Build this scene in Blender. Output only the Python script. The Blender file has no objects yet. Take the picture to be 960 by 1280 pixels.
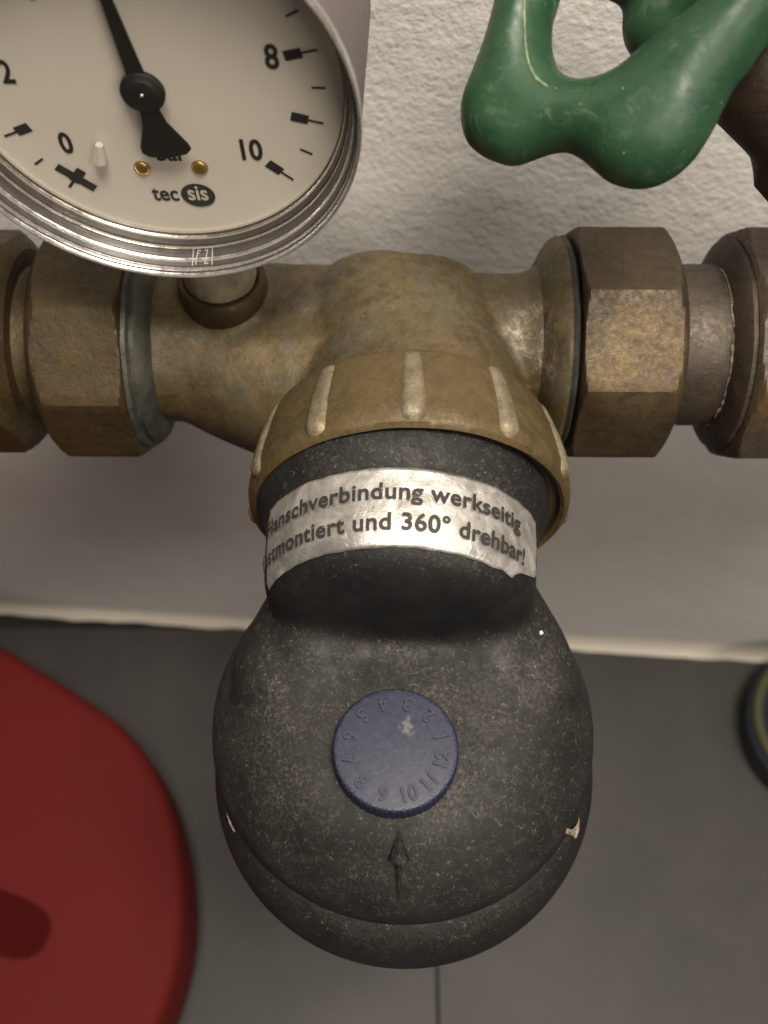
import bpy, bmesh, math, random
from mathutils import Vector, Matrix, Euler, noise
import numpy as np
R_ = math.radians
random.seed(7)
sc = bpy.context.scene

# ------------------------------------------------------------------ camera
PITCH = R_(60); ROLL = R_(0.30); CAMLOC = Vector((0.0, -0.1477, 0.1798))
FOC = 1250.0
cam = bpy.data.objects.new('camera', bpy.data.cameras.new('camera'))
sc.collection.objects.link(cam)
cam.matrix_world = (Matrix.Translation(CAMLOC) @ Matrix.Rotation(R_(90) - PITCH, 4, 'X')
                    @ Matrix.Rotation(ROLL, 4, 'Z'))
cam.data.sensor_fit = 'VERTICAL'; cam.data.sensor_height = 36; cam.data.sensor_width = 27
cam.data.lens = 36 * FOC / 1280
cam.data.clip_start = 0.005; cam.data.clip_end = 20
cam.data.dof.use_dof = True; cam.data.dof.focus_distance = 0.185; cam.data.dof.aperture_fstop = 17
sc.camera = cam
sc.view_settings.view_transform = 'Standard'; sc.view_settings.look = 'None'
sc.view_settings.exposure = 0.0; sc.view_settings.gamma = 1.0

# ------------------------------------------------------------------ light: a warm ceiling lamp above, dim warm room
w = bpy.data.worlds.new('World'); sc.world = w; w.use_nodes = True
w.node_tree.nodes['Background'].inputs[0].default_value = (1.0, 0.90, 0.78, 1)
w.node_tree.nodes['Background'].inputs[1].default_value = 0.115
def area(name, loc, target, sx, sy, power, col):
    l = bpy.data.lights.new(name, 'AREA'); l.shape = 'RECTANGLE'; l.size = sx; l.size_y = sy
    l.energy = power; l.color = col
    o = bpy.data.objects.new(name, l); sc.collection.objects.link(o); o.location = loc
    o.rotation_euler = (Vector(target) - Vector(loc)).to_track_quat('-Z', 'Y').to_euler()
    return o
area('ceiling_lamp', (0.09, -0.215, 0.66), (0, 0, 0), 0.26, 0.17, 7.9, (1.0, 0.91, 0.80))
area('front_fill', (0.9, -1.4, 1.1), (0, 0, 0), 0.9, 0.4, 13, (1.0, 0.90, 0.80))  # added fill from the front to brighten the gauge dial

# ------------------------------------------------------------------ projection helpers (photo pixels on real planes)
F = Vector((0, math.cos(PITCH), -math.sin(PITCH))); U = Vector((0, math.sin(PITCH), math.cos(PITCH))); X = Vector((1, 0, 0))
def ray(u, v):
    a, b = (u - 480), (v - 640)
    c, s = math.cos(ROLL), math.sin(ROLL)
    a, b = a * c + b * s, -a * s + b * c
    return F + a / FOC * X - b / FOC * U
def on_plane(u, v, p0, n):
    r = ray(u, v); return CAMLOC + r * ((p0 - CAMLOC).dot(n) / r.dot(n))
def atz(u, v, z): return on_plane(u, v, Vector((0, 0, z)), Vector((0, 0, 1)))

# ------------------------------------------------------------------ node helpers
def L(c): return (c[0], c[1], c[2], 1)
class Mat:
    def __init__(s, name, rough=.6, metal=0.0, spec=.5, coord='Object'):
        s.m = bpy.data.materials.new(name); s.m.use_nodes = True
        s.n = s.m.node_tree.nodes; s.l = s.m.node_tree.links
        s.b = s.n['Principled BSDF']; s.b.inputs['Roughness'].default_value = rough
        s.b.inputs['Metallic'].default_value = metal; s.b.inputs['Specular IOR Level'].default_value = spec
        s.tc = s.n.new('ShaderNodeTexCoord'); s.P = s.tc.outputs[coord]
    def noise(s, scale, detail=4, rough=.6, stretch=None, dist=0.0, off=(0, 0, 0)):
        n = s.n.new('ShaderNodeTexNoise'); n.inputs['Scale'].default_value = scale
        n.inputs['Detail'].default_value = detail; n.inputs['Roughness'].default_value = rough
        n.inputs['Distortion'].default_value = dist
        mp = s.n.new('ShaderNodeMapping'); mp.inputs['Location'].default_value = off
        if stretch: mp.inputs['Scale'].default_value = stretch
        s.l.new(s.P, mp.inputs[0]); s.l.new(mp.outputs[0], n.inputs['Vector'])
        return n.outputs['Fac']
    def voro(s, scale, feature='F1', stretch=None, rot=(0, 0, 0), rnd=1.0):
        n = s.n.new('ShaderNodeTexVoronoi'); n.feature = feature; n.inputs['Scale'].default_value = scale
        n.inputs['Randomness'].default_value = rnd
        mp = s.n.new('ShaderNodeMapping'); mp.inputs['Rotation'].default_value = rot
        if stretch: mp.inputs['Scale'].default_value = stretch
        s.l.new(s.P, mp.inputs[0]); s.l.new(mp.outputs[0], n.inputs['Vector'])
        return n.outputs['Distance']
    def ramp(s, fac, a, b, va=0.0, vb=1.0):
        n = s.n.new('ShaderNodeMapRange'); n.inputs['From Min'].default_value = a; n.inputs['From Max'].default_value = b
        n.inputs['To Min'].default_value = va; n.inputs['To Max'].default_value = vb
        n.interpolation_type = 'SMOOTHSTEP'
        s.l.new(fac, n.inputs['Value']); return n.outputs[0]
    def math(s, op, a, b):
        n = s.n.new('ShaderNodeMath'); n.operation = op
        for i, q in enumerate((a, b)):
            if isinstance(q, (int, float)): n.inputs[i].default_value = q
            else: s.l.new(q, n.inputs[i])
        return n.outputs[0]
    def mix(s, fac, a, b):
        n = s.n.new('ShaderNodeMix'); n.data_type = 'RGBA'
        if isinstance(fac, (int, float)): n.inputs[0].default_value = fac
        else: s.l.new(fac, n.inputs[0])
        for i, q in ((6, a), (7, b)):
            if isinstance(q, tuple): n.inputs[i].default_value = L(q)
            else: s.l.new(q, n.inputs[i])
        return n.outputs[2]
    def up(s, a=.2, b=1.0):           # settled dust lies on faces that look up
        g = s.n.new('ShaderNodeNewGeometry'); x = s.n.new('ShaderNodeSeparateXYZ')
        s.l.new(g.outputs['Normal'], x.inputs[0]); return s.ramp(x.outputs['Z'], a, b)
    def blob(s, c, r, soft=.5):       # a stain of its own place
        v = s.n.new('ShaderNodeVectorMath'); v.operation = 'DISTANCE'
        s.l.new(s.P, v.inputs[0]); v.inputs[1].default_value = c
        return s.ramp(v.outputs['Value'], r, r * soft)
    def color(s, c):
        if isinstance(c, tuple): s.b.inputs['Base Color'].default_value = L(c)
        else: s.l.new(c, s.b.inputs['Base Color'])
    def rough(s, f): s.l.new(f, s.b.inputs['Roughness'])
    def bump(s, fac, strength, dist):
        n = s.n.new('ShaderNodeBump'); n.inputs['Strength'].default_value = strength
        n.inputs['Distance'].default_value = dist
        s.l.new(fac, n.inputs['Height'])
        if s.b.inputs['Normal'].links: s.l.new(s.b.inputs['Normal'].links[0].from_socket, n.inputs['Normal'])
        s.l.new(n.outputs[0], s.b.inputs['Normal'])

def simple(name, col, rough=.6, metal=0, spec=.5):
    m = Mat(name, rough, metal, spec); m.color(col); return m

# ------------------------------------------------------------------ materials
def brass(name, base, dark, dusty, dust=.5, patina=0.0, metal=.45, bare=None, lime=None):
    m = Mat(name, .55, metal)
    big = m.noise(70, 5, .6); fine = m.noise(900, 4, .7); mid = m.noise(260, 5, .7, dist=.6)
    c = m.mix(m.ramp(big, .35, .65), dark, base)
    c = m.mix(m.ramp(mid, .42, .62, 0, .45), c, (base[0]*1.35, base[1]*1.3, base[2]*1.2))
    if bare:
        c = m.mix(m.math('MULTIPLY', m.blob(bare[0], bare[1], .45), m.ramp(m.noise(160, 5, .65, dist=.6), .36, .56, .25, .80)), c, bare[2])
    if patina:
        c = m.mix(m.math('MULTIPLY', m.ramp(m.noise(110, 5, .65, off=(3, 1, 2)), .45, .62), patina), c, (.085, .105, .095))
    for lc, lr in (lime or ()):
        c = m.mix(m.math('MULTIPLY', m.blob(lc, lr, .3), m.ramp(m.noise(330, 6, .8, dist=1.0, off=(2, 8, 3)), .48, .62, .05, .75)), c, (.33, .30, .235))
    d = m.math('MULTIPLY', m.up(.0, .95), m.ramp(m.noise(420, 6, .75, off=(5, 5, 5)), .3, .7))
    c = m.mix(m.math('MULTIPLY', d, dust), c, dusty)
    s = m.ramp(m.noise(2300, 2, .6), .66, .72, 0, .35)
    c = m.mix(s, c, dusty)
    k = m.ramp(m.noise(1500, 3, .6, off=(9, 0, 4)), .62, .70, 0, .6)
    c = m.mix(k, c, (dark[0]*.5, dark[1]*.5, dark[2]*.5))
    m.color(c); m.rough(m.ramp(fine, .3, .7, .42, .68))
    m.bump(fine, .35, .0003); m.bump(mid, .35, .0006)
    return m.m
BR = (.088, .059, .021); BD = (.050, .034, .014); DU = (.17, .137, .080)
M_body = brass('aged_cast_brass', BR, BD, DU, .50, .30, .28, lime=(((.031, -.008, .034), .010), ((.036, -.014, .030), .007), ((-.046, -.010, .018), .008)))
M_collar = brass('cast_brass_collar', (.100, .068, .024), (.064, .044, .017), DU, .30, 0, .3)
M_rib = brass('dusty_cast_rib', (.19, .155, .090), (.12, .09, .045), (.36, .33, .26), .5)
M_nutL = brass('brown_brass_nut', (.062, .040, .014), (.040, .026, .010), (.090, .070, .040), .4, .1)
M_nutR = brass('worn_brass_nut', (.052, .034, .015), (.034, .023, .011), (.090, .072, .048), .4, .1,
               bare=((.0535, -.0185, .0355), .0150, (.140, .092, .040)))
M_nutE = brass('dark_brass_nut', (.085, .062, .040), (.06, .043, .03), (.15, .125, .10), .5, .1,
               bare=((-.005, -.022, .030), .010, (.20, .12, .05)))
M_pipe = brass('dull_brown_pipe', (.062, .045, .030), (.042, .031, .022), (.10, .085, .070), .5, .1)
M_gasket = brass('verdigris_seal', (.050, .043, .030), (.024, .026, .023), (.15, .15, .12), .35, .15, .15)
M_seal = brass('black_seal', (.028, .026, .023), (.014, .013, .012), (.11, .10, .085), .4, .2, .0)
M_stem = brass('taped_stem', (.30, .26, .18), (.15, .11, .06), (.4, .36, .28), .4, .5, .2)
M_valve = brass('dark_valve_brass', (.060, .040, .026), (.035, .025, .018), (.12, .095, .07), .3, .1)

def black_plastic():
    m = Mat('dusty_black_plastic', .6, 0, .26)
    base = m.mix(m.ramp(m.noise(90, 4, .6), .35, .65), (.0085, .0085, .0083), (.0135, .013, .0122))
    cloud = m.ramp(m.noise(48, 7, .74, dist=.6, off=(2, 7, 1)), .38, .66)
    grit = m.ramp(m.noise(1400, 5, .75), .42, .68)
    d = m.math('MULTIPLY', m.math('MULTIPLY', m.up(.35, 1.0), m.math('MULTIPLY', cloud, grit)), .40)
    c = m.mix(d, base, (.17, .155, .125))
    film = m.math('MULTIPLY', m.up(.5, 1.0), .02)
    c = m.mix(film, c, (.17, .155, .13))
    for i, (sc1, wd) in enumerate(((520, .010), (760, .014), (420, .007))):     # curly lint lying every way
        v = m.math('ABSOLUTE', m.math('SUBTRACT', m.noise(sc1, 1.5, .5, dist=.8, off=(i * 3.1, i, 0)), .5), 0)
        g = m.ramp(m.noise(600, 2, .5, off=(i, 4, i * 2)), .54, .62)
        c = m.mix(m.math('MULTIPLY', m.math('MULTIPLY', m.ramp(v, wd, wd * .3, 0, .34), g), m.up(.0, .8)), c, (.25, .23, .19))
    fl = m.ramp(m.voro(420), .040, .025)
    c = m.mix(m.math('MULTIPLY', fl, m.ramp(m.noise(60, 2), .52, .62, 0, .7)), c, (.30, .28, .23))
    m.color(c); m.rough(m.ramp(m.noise(300, 4), .3, .7, .52, .74))
    m.bump(m.noise(1700, 4, .7), .35, .00018); m.bump(m.noise(120, 3), .25, .0006)
    return m.m
M_black = black_plastic()

def label_mat():
    m = Mat('crinkled_silver_sticker', .34, .8, .5)
    c = m.mix(m.ramp(m.noise(95, 5, .7, dist=1), .38, .66), (.44, .42, .39), (.72, .70, .66))
    c = m.mix(m.ramp(m.noise(420, 5, .7), .56, .70, 0, .6), c, (.30, .265, .22))
    c = m.mix(m.ramp(m.noise(160, 5, .8, dist=2, off=(1, 2, 3)), .62, .70, 0, .7), c, (.22, .20, .175))
    m.color(c); m.bump(m.noise(300, 5, .7, dist=1.5), .5, .0004); m.bump(m.noise(1200, 3), .3, .0001)
    m.rough(m.ramp(m.noise(200, 3), .3, .7, .3, .6))
    return m.m
M_label = label_mat()
def ink_mat():
    m = Mat('worn_black_print', .6)
    m.color(m.mix(m.ramp(m.noise(500, 5, .8), .62, .70, 0, .8), (.022, .019, .017), (.35, .32, .28)))
    return m.m
M_ink = ink_mat()
def blue_mat():
    m = Mat('dark_blue_plastic', .5, 0, .4)
    c = m.mix(m.ramp(m.noise(120, 4), .3, .7), (.0135, .016, .036), (.017, .020, .044))
    c = m.mix(m.math('MULTIPLY', m.up(.5, 1), m.ramp(m.noise(700, 6, .75), .40, .75, 0, .32)), c, (.085, .085, .11))
    c = m.mix(m.ramp(m.voro(700), .09, .05, 0, .5), c, (.12, .12, .14))
    # smear of pale dirt beside the middle of the dial
    p = m.math('MULTIPLY', m.math('MAXIMUM', m.blob(BLUE_SMEAR, .0021, .3), m.math('MAXIMUM', m.blob((.0028, .0054, 0), .0012, .3), m.blob((.0014, .0048, 0), .0011, .3))), m.ramp(m.noise(700, 4, .6, dist=.3), .40, .60))
    c = m.mix(m.math('MULTIPLY', p, .75), c, (.14, .13, .12))
    m.color(c); m.bump(m.noise(1500, 3), .25, .0001)
    return m.m
CAPC = Vector((.00235, -.0937, 0.0))
BLUE_SMEAR = (.0021, .0038, .0)
M_blue = blue_mat()
M_bluedigit = simple('dark_blue_plastic_relief', (.013, .016, .040), .35).m

def green_mat():
    m = Mat('green_coated_metal', .6, 0, .32)
    c = m.mix(m.ramp(m.noise(45, 4, .6), .3, .7), (.013, .044, .019), (.022, .062, .028))
    c = m.mix(m.ramp(m.noise(160, 6, .75, dist=.6), .52, .74, 0, .40), c, (.16, .21, .14))
    c = m.mix(m.ramp(m.noise(1300, 4, .7), .55, .75, 0, .25), c, (.10, .16, .11))
    c = m.mix(m.math('MULTIPLY', m.ramp(m.noise(85, 4, .7, off=(4, 4, 4)), .57, .66), .6), c, (.009, .028, .015))
    c = m.mix(m.ramp(m.voro(260), .05, .03, 0, .6), c, (.34, .33, .26))
    m.color(c); m.rough(m.ramp(m.noise(200, 5), .3, .7, .34, .6)); m.bump(m.noise(500, 4), .2, .0003)
    return m.m
M_green = green_mat()
def edge_mat():
    m = Mat('bare_worn_edge', .6)
    m.color(m.mix(m.ramp(m.noise(400, 4, .7), .4, .6), (.30, .27, .17), (.10, .16, .08))); return m.m
M_edge = edge_mat()

def wall_mat():
    m = Mat('rough_painted_plaster', .8, 0, .25)
    c = m.mix(m.ramp(m.noise(5, 5, .6), .3, .7), (.62, .60, .56), (.68, .66, .62))
    c = m.mix(m.ramp(m.noise(60, 5, .7), .55, .8, 0, .3), c, (.46, .43, .39))
    # the wall's lower part is greyer and smoother
    x = m.n.new('ShaderNodeSeparateXYZ'); m.l.new(m.P, x.inputs[0])
    h = m.math('ADD', x.outputs['Z'], m.math('MULTIPLY', m.noise(25, 4), .012))
    low = m.ramp(h, -.045, -.065)
    m.color(m.mix(m.math('MULTIPLY', low, .75), c, (.50, .485, .46)))
    rgh = m.math('SUBTRACT', 1.0, m.math('MULTIPLY', low, .72))
    a = m.noise(210, 4, .6); b = m.noise(520, 3, .6); e = m.noise(38, 3, .5)
    m.bump(m.math('MULTIPLY', a, rgh), .7, .0008); m.bump(m.math('MULTIPLY', b, rgh), .8, .0006); m.bump(e, .5, .002)
    return m.m
M_wall = wall_mat()
def floor_mat():
    m = Mat('dark_stoneware', .55, 0, .4)
    c = m.mix(m.ramp(m.noise(14, 5, .65), .3, .7), (.042, .039, .037), (.058, .053, .050))
    c = m.mix(m.ramp(m.noise(90, 5, .7), .5, .8, 0, .4), c, (.066, .058, .052))
    m.color(c); m.bump(m.noise(200, 4), .2, .0008); return m.m
M_floor = floor_mat()
M_grout = simple('dark_grout', (.030, .027, .024), .9).m
M_joint = simple('pale_wall_joint', (.62, .57, .48), .7).m
def red_mat():
    m = Mat('red_plastic', .75, 0, .2)
    m.color(m.mix(m.ramp(m.noise(12, 4), .3, .7), (.095, .0062, .0048), (.108, .0074, .0058)))
    m.bump(m.noise(900, 3), .15, .0003); return m.m
M_red = red_mat()
M_redd = simple('red_plastic_recess_shade', (.050, .0035, .003), .85, 0, .08).m  # shade of the grip hollow put into a darker red
M_olive = simple('olive_rubber_rim', (.055, .058, .020), .7).m
M_navy = simple('navy_plastic', (.012, .016, .028), .5).m

def dial_mat():
    m = Mat('cream_dial_plate', .5, 0, .4)
    m.color(m.mix(m.ramp(m.noise(30, 3), .3, .7), (.66, .63, .57), (.70, .67, .61))); return m.m
M_dial = dial_mat()
M_mark = simple('dark_grey_print', (.020, .019, .018), .6).m
M_logo = simple('dark_green_grey_print', (.030, .034, .032), .6).m
M_needle = simple('black_needle_paint', (.010, .010, .010), .6).m
def brassy():
    m = Mat('small_brass_screw', .35, .8); m.color((.42, .26, .09)); m.bump(m.noise(900, 3), .2, .0002); return m.m
M_screw = brassy()
M_white = simple('white_peg', (.56, .53, .47), .5).m
def chrome(name, col, rough, metal=.9):
    m = Mat(name, rough, metal)
    m.color(m.mix(m.ramp(m.noise(300, 6, .8), .5, .8, 0, .4), col, (col[0]*.5, col[1]*.48, col[2]*.45)))
    m.rough(m.ramp(m.noise(500, 4, .7, off=(3, 3, 3)), .3, .75, rough, rough + .25)); return m.m
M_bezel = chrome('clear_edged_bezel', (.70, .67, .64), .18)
M_bezeld = chrome('dark_reflection_band', (.085, .078, .075), .28, .4)
M_case = chrome('grey_steel_case', (.13, .11, .105), .5, .2)
M_scratch = simple('scratched_mark', (.30, .28, .26), .6).m
def glass():
    m = bpy.data.materials.new('clear_window_pane'); m.use_nodes = True; n = m.node_tree.nodes; l = m.node_tree.links
    for x in list(n): n.remove(x)
    o = n.new('ShaderNodeOutputMaterial'); mx = n.new('ShaderNodeMixShader'); t = n.new('ShaderNodeBsdfTransparent')
    g = n.new('ShaderNodeBsdfGlossy'); g.inputs['Roughness'].default_value = .06
    fr0 = n.new('ShaderNodeLayerWeight'); fr0.inputs['Blend'].default_value = .5
    pw = n.new('ShaderNodeMath'); pw.operation = 'POWER'; pw.inputs[1].default_value = 4; l.new(fr0.outputs['Facing'], pw.inputs[0])
    fr = n.new('ShaderNodeMath'); fr.operation = 'MULTIPLY_ADD'; fr.inputs[1].default_value = .6; fr.inputs[2].default_value = .02; l.new(pw.outputs[0], fr.inputs[0])
    t.inputs[0].default_value = (.97, .96, .94, 1)
    l.new(fr.outputs[0], mx.inputs[0]); l.new(t.outputs[0], mx.inputs[1]); l.new(g.outputs[0], mx.inputs[2]); l.new(mx.outputs[0], o.inputs[0])
    return m
M_glass = glass()

# ------------------------------------------------------------------ object helpers
def link(o): sc.collection.objects.link(o); return o
def thing(name, label, cat, loc, group=None):
    o = link(bpy.data.objects.new(name, None)); o.location = loc; o.empty_display_size = .01
    o['label'] = label; o['category'] = cat
    if group: o['group'] = group
    return o
def wloc(o):
    v = Vector((0, 0, 0))
    while o is not None: v += o.location; o = o.parent
    return v
def mesh_obj(name, me, mat, parent=None, smooth=True):
    if parent is not None: me.transform(Matrix.Translation(-wloc(parent)))
    me.materials.clear(); me.materials.append(mat)
    if smooth:
        for p in me.polygons: p.use_smooth = True
    o = link(bpy.data.objects.new(name, me))
    if parent is not None: o.parent = parent
    return o
def sharp(me, deg=35):
    me.set_sharp_from_angle(angle=R_(deg))
def from_data(V, Fc): 
    me = bpy.data.meshes.new('m'); me.from_pydata([tuple(v) for v in V], [], Fc); me.validate(); me.update(); return me
def fixn(me):
    bm = bmesh.new(); bm.from_mesh(me); bmesh.ops.recalc_face_normals(bm, faces=bm.faces); bm.to_mesh(me); bm.free(); return me
def lathe(prof, n=96, rfun=None, close=False):
    """prof: (r, h) pairs, axis +Z."""
    V, Fc = [], []
    m = len(prof)
    for k in range(n):
        t = 2 * math.pi * k / n
        for (r, h) in prof:
            rr = r if rfun is None else rfun(r, h, t)
            V.append((rr * math.cos(t), rr * math.sin(t), h))
    for k in range(n):
        a, b = k * m, ((k + 1) % n) * m
        for i in range(m - 1 if not close else m):
            j = (i + 1) % m
            Fc.append((a + i, b + i, b + j, a + j))
    me = from_data(V, Fc)
    bm = bmesh.new(); bm.from_mesh(me); bmesh.ops.remove_doubles(bm, verts=bm.verts, dist=1e-7)
    bmesh.ops.recalc_face_normals(bm, faces=bm.faces); bm.to_mesh(me); bm.free()
    return me
def xf(me, M): me.transform(M); return me
TX = Matrix.Rotation(R_(90), 4, 'Y')      # +Z -> +X
TY = Matrix.Rotation(R_(90), 4, 'X')      # +Z -> -Y
def smoothstep(a, b, x):
    t = max(0, min(1, (x - a) / (b - a))); return t * t * (3 - 2 * t)
def spline(pts, n):
    """Catmull-Rom through tuples."""
    out = []
    P = [pts[0]] + list(pts) + [pts[-1]]
    for i in range(1, len(P) - 2):
        for k in range(n):
            t = k / n
            out.append(tuple(.5 * ((2 * P[i][j]) + (-P[i-1][j] + P[i+1][j]) * t + (2*P[i-1][j] - 5*P[i][j] + 4*P[i+1][j] - P[i+2][j]) * t*t
                       + (-P[i-1][j] + 3*P[i][j] - 3*P[i+1][j] + P[i+2][j]) * t**3) for j in range(len(P[i]))))
    out.append(tuple(pts[-1])); return out
def prism(outline, y0, y1, bevel=0.0, seg=2):
    """closed 2D outline -> solid between z=y0 and z=y1 (local Z), bevelled."""
    bm = bmesh.new()
    vs = [bm.verts.new((p[0], p[1], y0)) for p in outline]
    f = bm.faces.new(vs); r = bmesh.ops.extrude_face_region(bm, geom=[f])
    for v in [g for g in r['geom'] if isinstance(g, bmesh.types.BMVert)]: v.co.z = y1
    bmesh.ops.recalc_face_normals(bm, faces=bm.faces)
    if bevel: bmesh.ops.bevel(bm, geom=[e for e in bm.edges if e.is_boundary or abs(e.calc_face_angle(0)) > .6], offset=bevel, segments=seg, affect='EDGES', profile=.5)
    me = bpy.data.meshes.new('m'); bm.to_mesh(me); bm.free(); return me
def text_mesh(s, size, offset=0.0, sx=1.0, extrude=0.0, spacing=1.0, bev=0.0, shear=0):
    c = bpy.data.curves.new('t', 'FONT'); c.body = s; c.size = size; c.offset = offset; c.align_x = 'CENTER'; c.align_y = 'CENTER'
    c.extrude = extrude; c.space_character = spacing; c.resolution_u = 6; c.bevel_depth = bev; c.shear = shear
    o = link(bpy.data.objects.new('t', c)); bpy.context.view_layer.update()
    dg = bpy.context.evaluated_depsgraph_get()
    me = bpy.data.meshes.new_from_object(o.evaluated_get(dg))
    bpy.data.objects.remove(o); bpy.data.curves.remove(c)
    me.transform(Matrix.Diagonal((sx, 1, 1, 1)))
    return me
def join(meshes):
    bm = bmesh.new()
    for m in meshes: bm.from_mesh(m)
    me = bpy.data.meshes.new('j'); bm.to_mesh(me); bm.free(); return me
def remesh(me, voxel, smooth=6, fac=.5):
    o = link(bpy.data.objects.new('r', me))
    md = o.modifiers.new('r', 'REMESH'); md.mode = 'VOXEL'; md.voxel_size = voxel
    if smooth:
        s = o.modifiers.new('s', 'SMOOTH'); s.factor = fac; s.iterations = smooth
    bpy.context.view_layer.update()
    out = bpy.data.meshes.new_from_object(o.evaluated_get(bpy.context.evaluated_depsgraph_get()))
    bpy.data.objects.remove(o); return out
def tapered(pts, n=20, caps=True):
    """chain of spheres+cones as meshes for remeshing: pts (Vector, radius)."""
    out = []
    for i, (p, r) in enumerate(pts):
        bm = bmesh.new(); bmesh.ops.create_uvsphere(bm, u_segments=n, v_segments=n // 2, radius=r)
        me = bpy.data.meshes.new('s'); bm.to_mesh(me); bm.free(); me.transform(Matrix.Translation(p)); out.append(me)
        if i + 1 < len(pts):
            q, s = pts[i + 1]; d = q - p
            if d.length > 1e-5:
                bm = bmesh.new(); bmesh.ops.create_cone(bm, cap_ends=True, segments=n, radius1=r, radius2=s, depth=d.length)
                me = bpy.data.meshes.new('c'); bm.to_mesh(me); bm.free()
                me.transform(Matrix.Translation((p + q) / 2) @ d.to_track_quat('Z', 'Y').to_matrix().to_4x4()); out.append(me)
    return out

# ================================================================== SETTING
ZF = -.335
WY = lambda x: .0735 - .062 * x
def structure(name, me, mat, parent=None, smooth=False):
    o = mesh_obj(name, me, mat, parent, smooth)
    if parent is None: o['kind'] = 'structure'
    return o
# wall
V = []; Fc = []
for (x, z) in ((-1.2, ZF - .02), (1.2, ZF - .02), (1.2, 1.3), (-1.2, 1.3)): V.append((x, WY(x), z))
for (x, z) in ((-1.2, ZF - .02), (1.2, ZF - .02), (1.2, 1.3), (-1.2, 1.3)): V.append((x, WY(x) + .1, z))
Fc = [(0, 1, 2, 3), (5, 4, 7, 6), (3, 2, 6, 7), (1, 5, 6, 2), (4, 0, 3, 7), (0, 4, 5, 1)]
structure('wall', from_data(V, Fc), M_wall)
# floor and its tiles
fl = structure('floor', from_data([(-1.5, -1.6, ZF - .006), (1.5, -1.6, ZF - .006), (1.5, .3, ZF - .006), (-1.5, .3, ZF - .006)], [(0, 1, 2, 3)]), M_grout)
tile = prism([(0, 0), (.2978, 0), (.2978, .5978), (0, .5978)], -.006, 0, .0006, 1)
sharp(tile, 30); tile.materials.append(M_floor)
for i in range(-4, 4):
    for j in range(0, 2):
        t = link(bpy.data.objects.new('floor_tile', tile)); t.parent = fl
        t.location = (.0262 + .2985 * i, .055 - .5985 * (j + 1) + .02, ZF + random.uniform(-.0002, .0002))
        t.rotation_euler = (0, 0, -.0005)
# pale sealant bead in the corner
V = []; Fc = []; N = 160
for k in range(N + 1):
    x = -.6 + 1.2 * k / N
    hgt = .0062 + .0018 * noise.noise(Vector((x * 40, 0, 0))) + .005 * smoothstep(-.05, .12, x)
    dep = .0050 + .0018 * noise.noise(Vector((x * 55, 3, 0)))
    for q in range(6):
        a = q / 5 * math.pi / 2
        V.append((x, WY(x) - dep * (1 - math.sin(a)) * 1.0 - .0002, ZF + hgt * (1 - math.cos(a)) + .0004))
for k in range(N):
    for q in range(5): a = k * 6 + q; Fc.append((a, a + 6, a + 7, a + 1))
structure('skirting_joint', fixn(from_data(V, Fc)), M_joint, None, True)

# ================================================================== VALVE BODY with union nuts
XB = .0052
body = thing('pipe_valve_body', 'aged brass valve body with a union nut at each end, behind the black cover', 'valve body', (0, 0, -.02))
parts = []
def cyl(p, q, r0, r1, n=64):
    p = Vector(p); q = Vector(q); d = q - p
    bm = bmesh.new(); bmesh.ops.create_cone(bm, cap_ends=True, segments=n, radius1=r0, radius2=r1, depth=d.length)
    me = bpy.data.meshes.new('c'); bm.to_mesh(me); bm.free()
    me.transform(Matrix.Translation((p + q) / 2) @ d.to_track_quat('Z', 'Y').to_matrix().to_4x4()); return me
def sph(p, r, s=(1, 1, 1)):
    bm = bmesh.new(); bmesh.ops.create_uvsphere(bm, u_segments=48, v_segments=24, radius=r)
    me = bpy.data.meshes.new('s'); bm.to_mesh(me); bm.free(); me.transform(Matrix.Translation(p) @ Matrix.Diagonal((*s, 1))); return me
parts += [cyl((-.052, 0, 0), (.040, 0, 0), .0160, .0160),
          cyl((-.051, 0, 0), (-.030, 0, 0), .0178, .0180), cyl((-.030, 0, -.0), (-.006, 0, 0), .0180, .0174),
          cyl((.031, 0, 0), (.040, 0, 0), .0164, .0200),
          cyl((XB - .0018, .006, 0), (XB - .0012, -.010, 0), .0236, .0246), cyl((XB, -.010, 0), (XB, -.027, 0), .0243, .0266),
          sph((XB - .0060, .000, .0), .0222, (.95, .85, 1.04)),
          cyl((-.0345, .001, 0), (-.0345, .000, .0200), .0105, .0092),
          cyl((-.045, .000, -.0005), (XB - .006, -.015, -.0045), .0166, .0212)]
bme = remesh(join(parts), .0009, 5)
# casting unevenness
for v in bme.vertices:
    n = noise.noise(v.co * 90) * .00035 + noise.noise(v.co * 260) * .00012
    v.co += v.normal * n
mesh_obj('cast_body', bme, M_body, body)
# socket for the gauge
mesh_obj('gauge_socket', xf(lathe([(.0, .0), (.0094, .0), (.0096, .004), (.0092, .0082), (.0080, .0088), (.0076, .0078), (0, .0078)], 48), Matrix.Translation((-.0345, .0, .0135))), M_nutL, body)
def ring_x(x0, x1, r0, r1, inner, mat, name, parent, wob=.0002, pf=None):
    prof = pf or [(inner, x0), (r0 - .0008, x0), (r0, x0 + .0007), ((r0 + r1) / 2, (x0 + x1) / 2), (r1, x1 - .0007), (r1 - .0008, x1), (inner, x1)]
    me = lathe(prof, 96, lambda r, h, t: r + wob * noise.noise(Vector((math.cos(t) * 4, math.sin(t) * 4, h * 300))))
    o = mesh_obj(name, xf(me, TX), mat, parent); sharp(o.data, 40); return o
ring_x(-.0538, -.0465, .0236, .0226, .015, M_gasket, 'seal_ring', body, .0006,
       pf=[(.015, -.0550), (.0232, -.0550), (.0240, -.0543), (.0238, -.0534), (.0226, -.0529), (.0228, -.0520), (.0218, -.0508), (.0192, -.0497), (.015, -.0490)])
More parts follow.
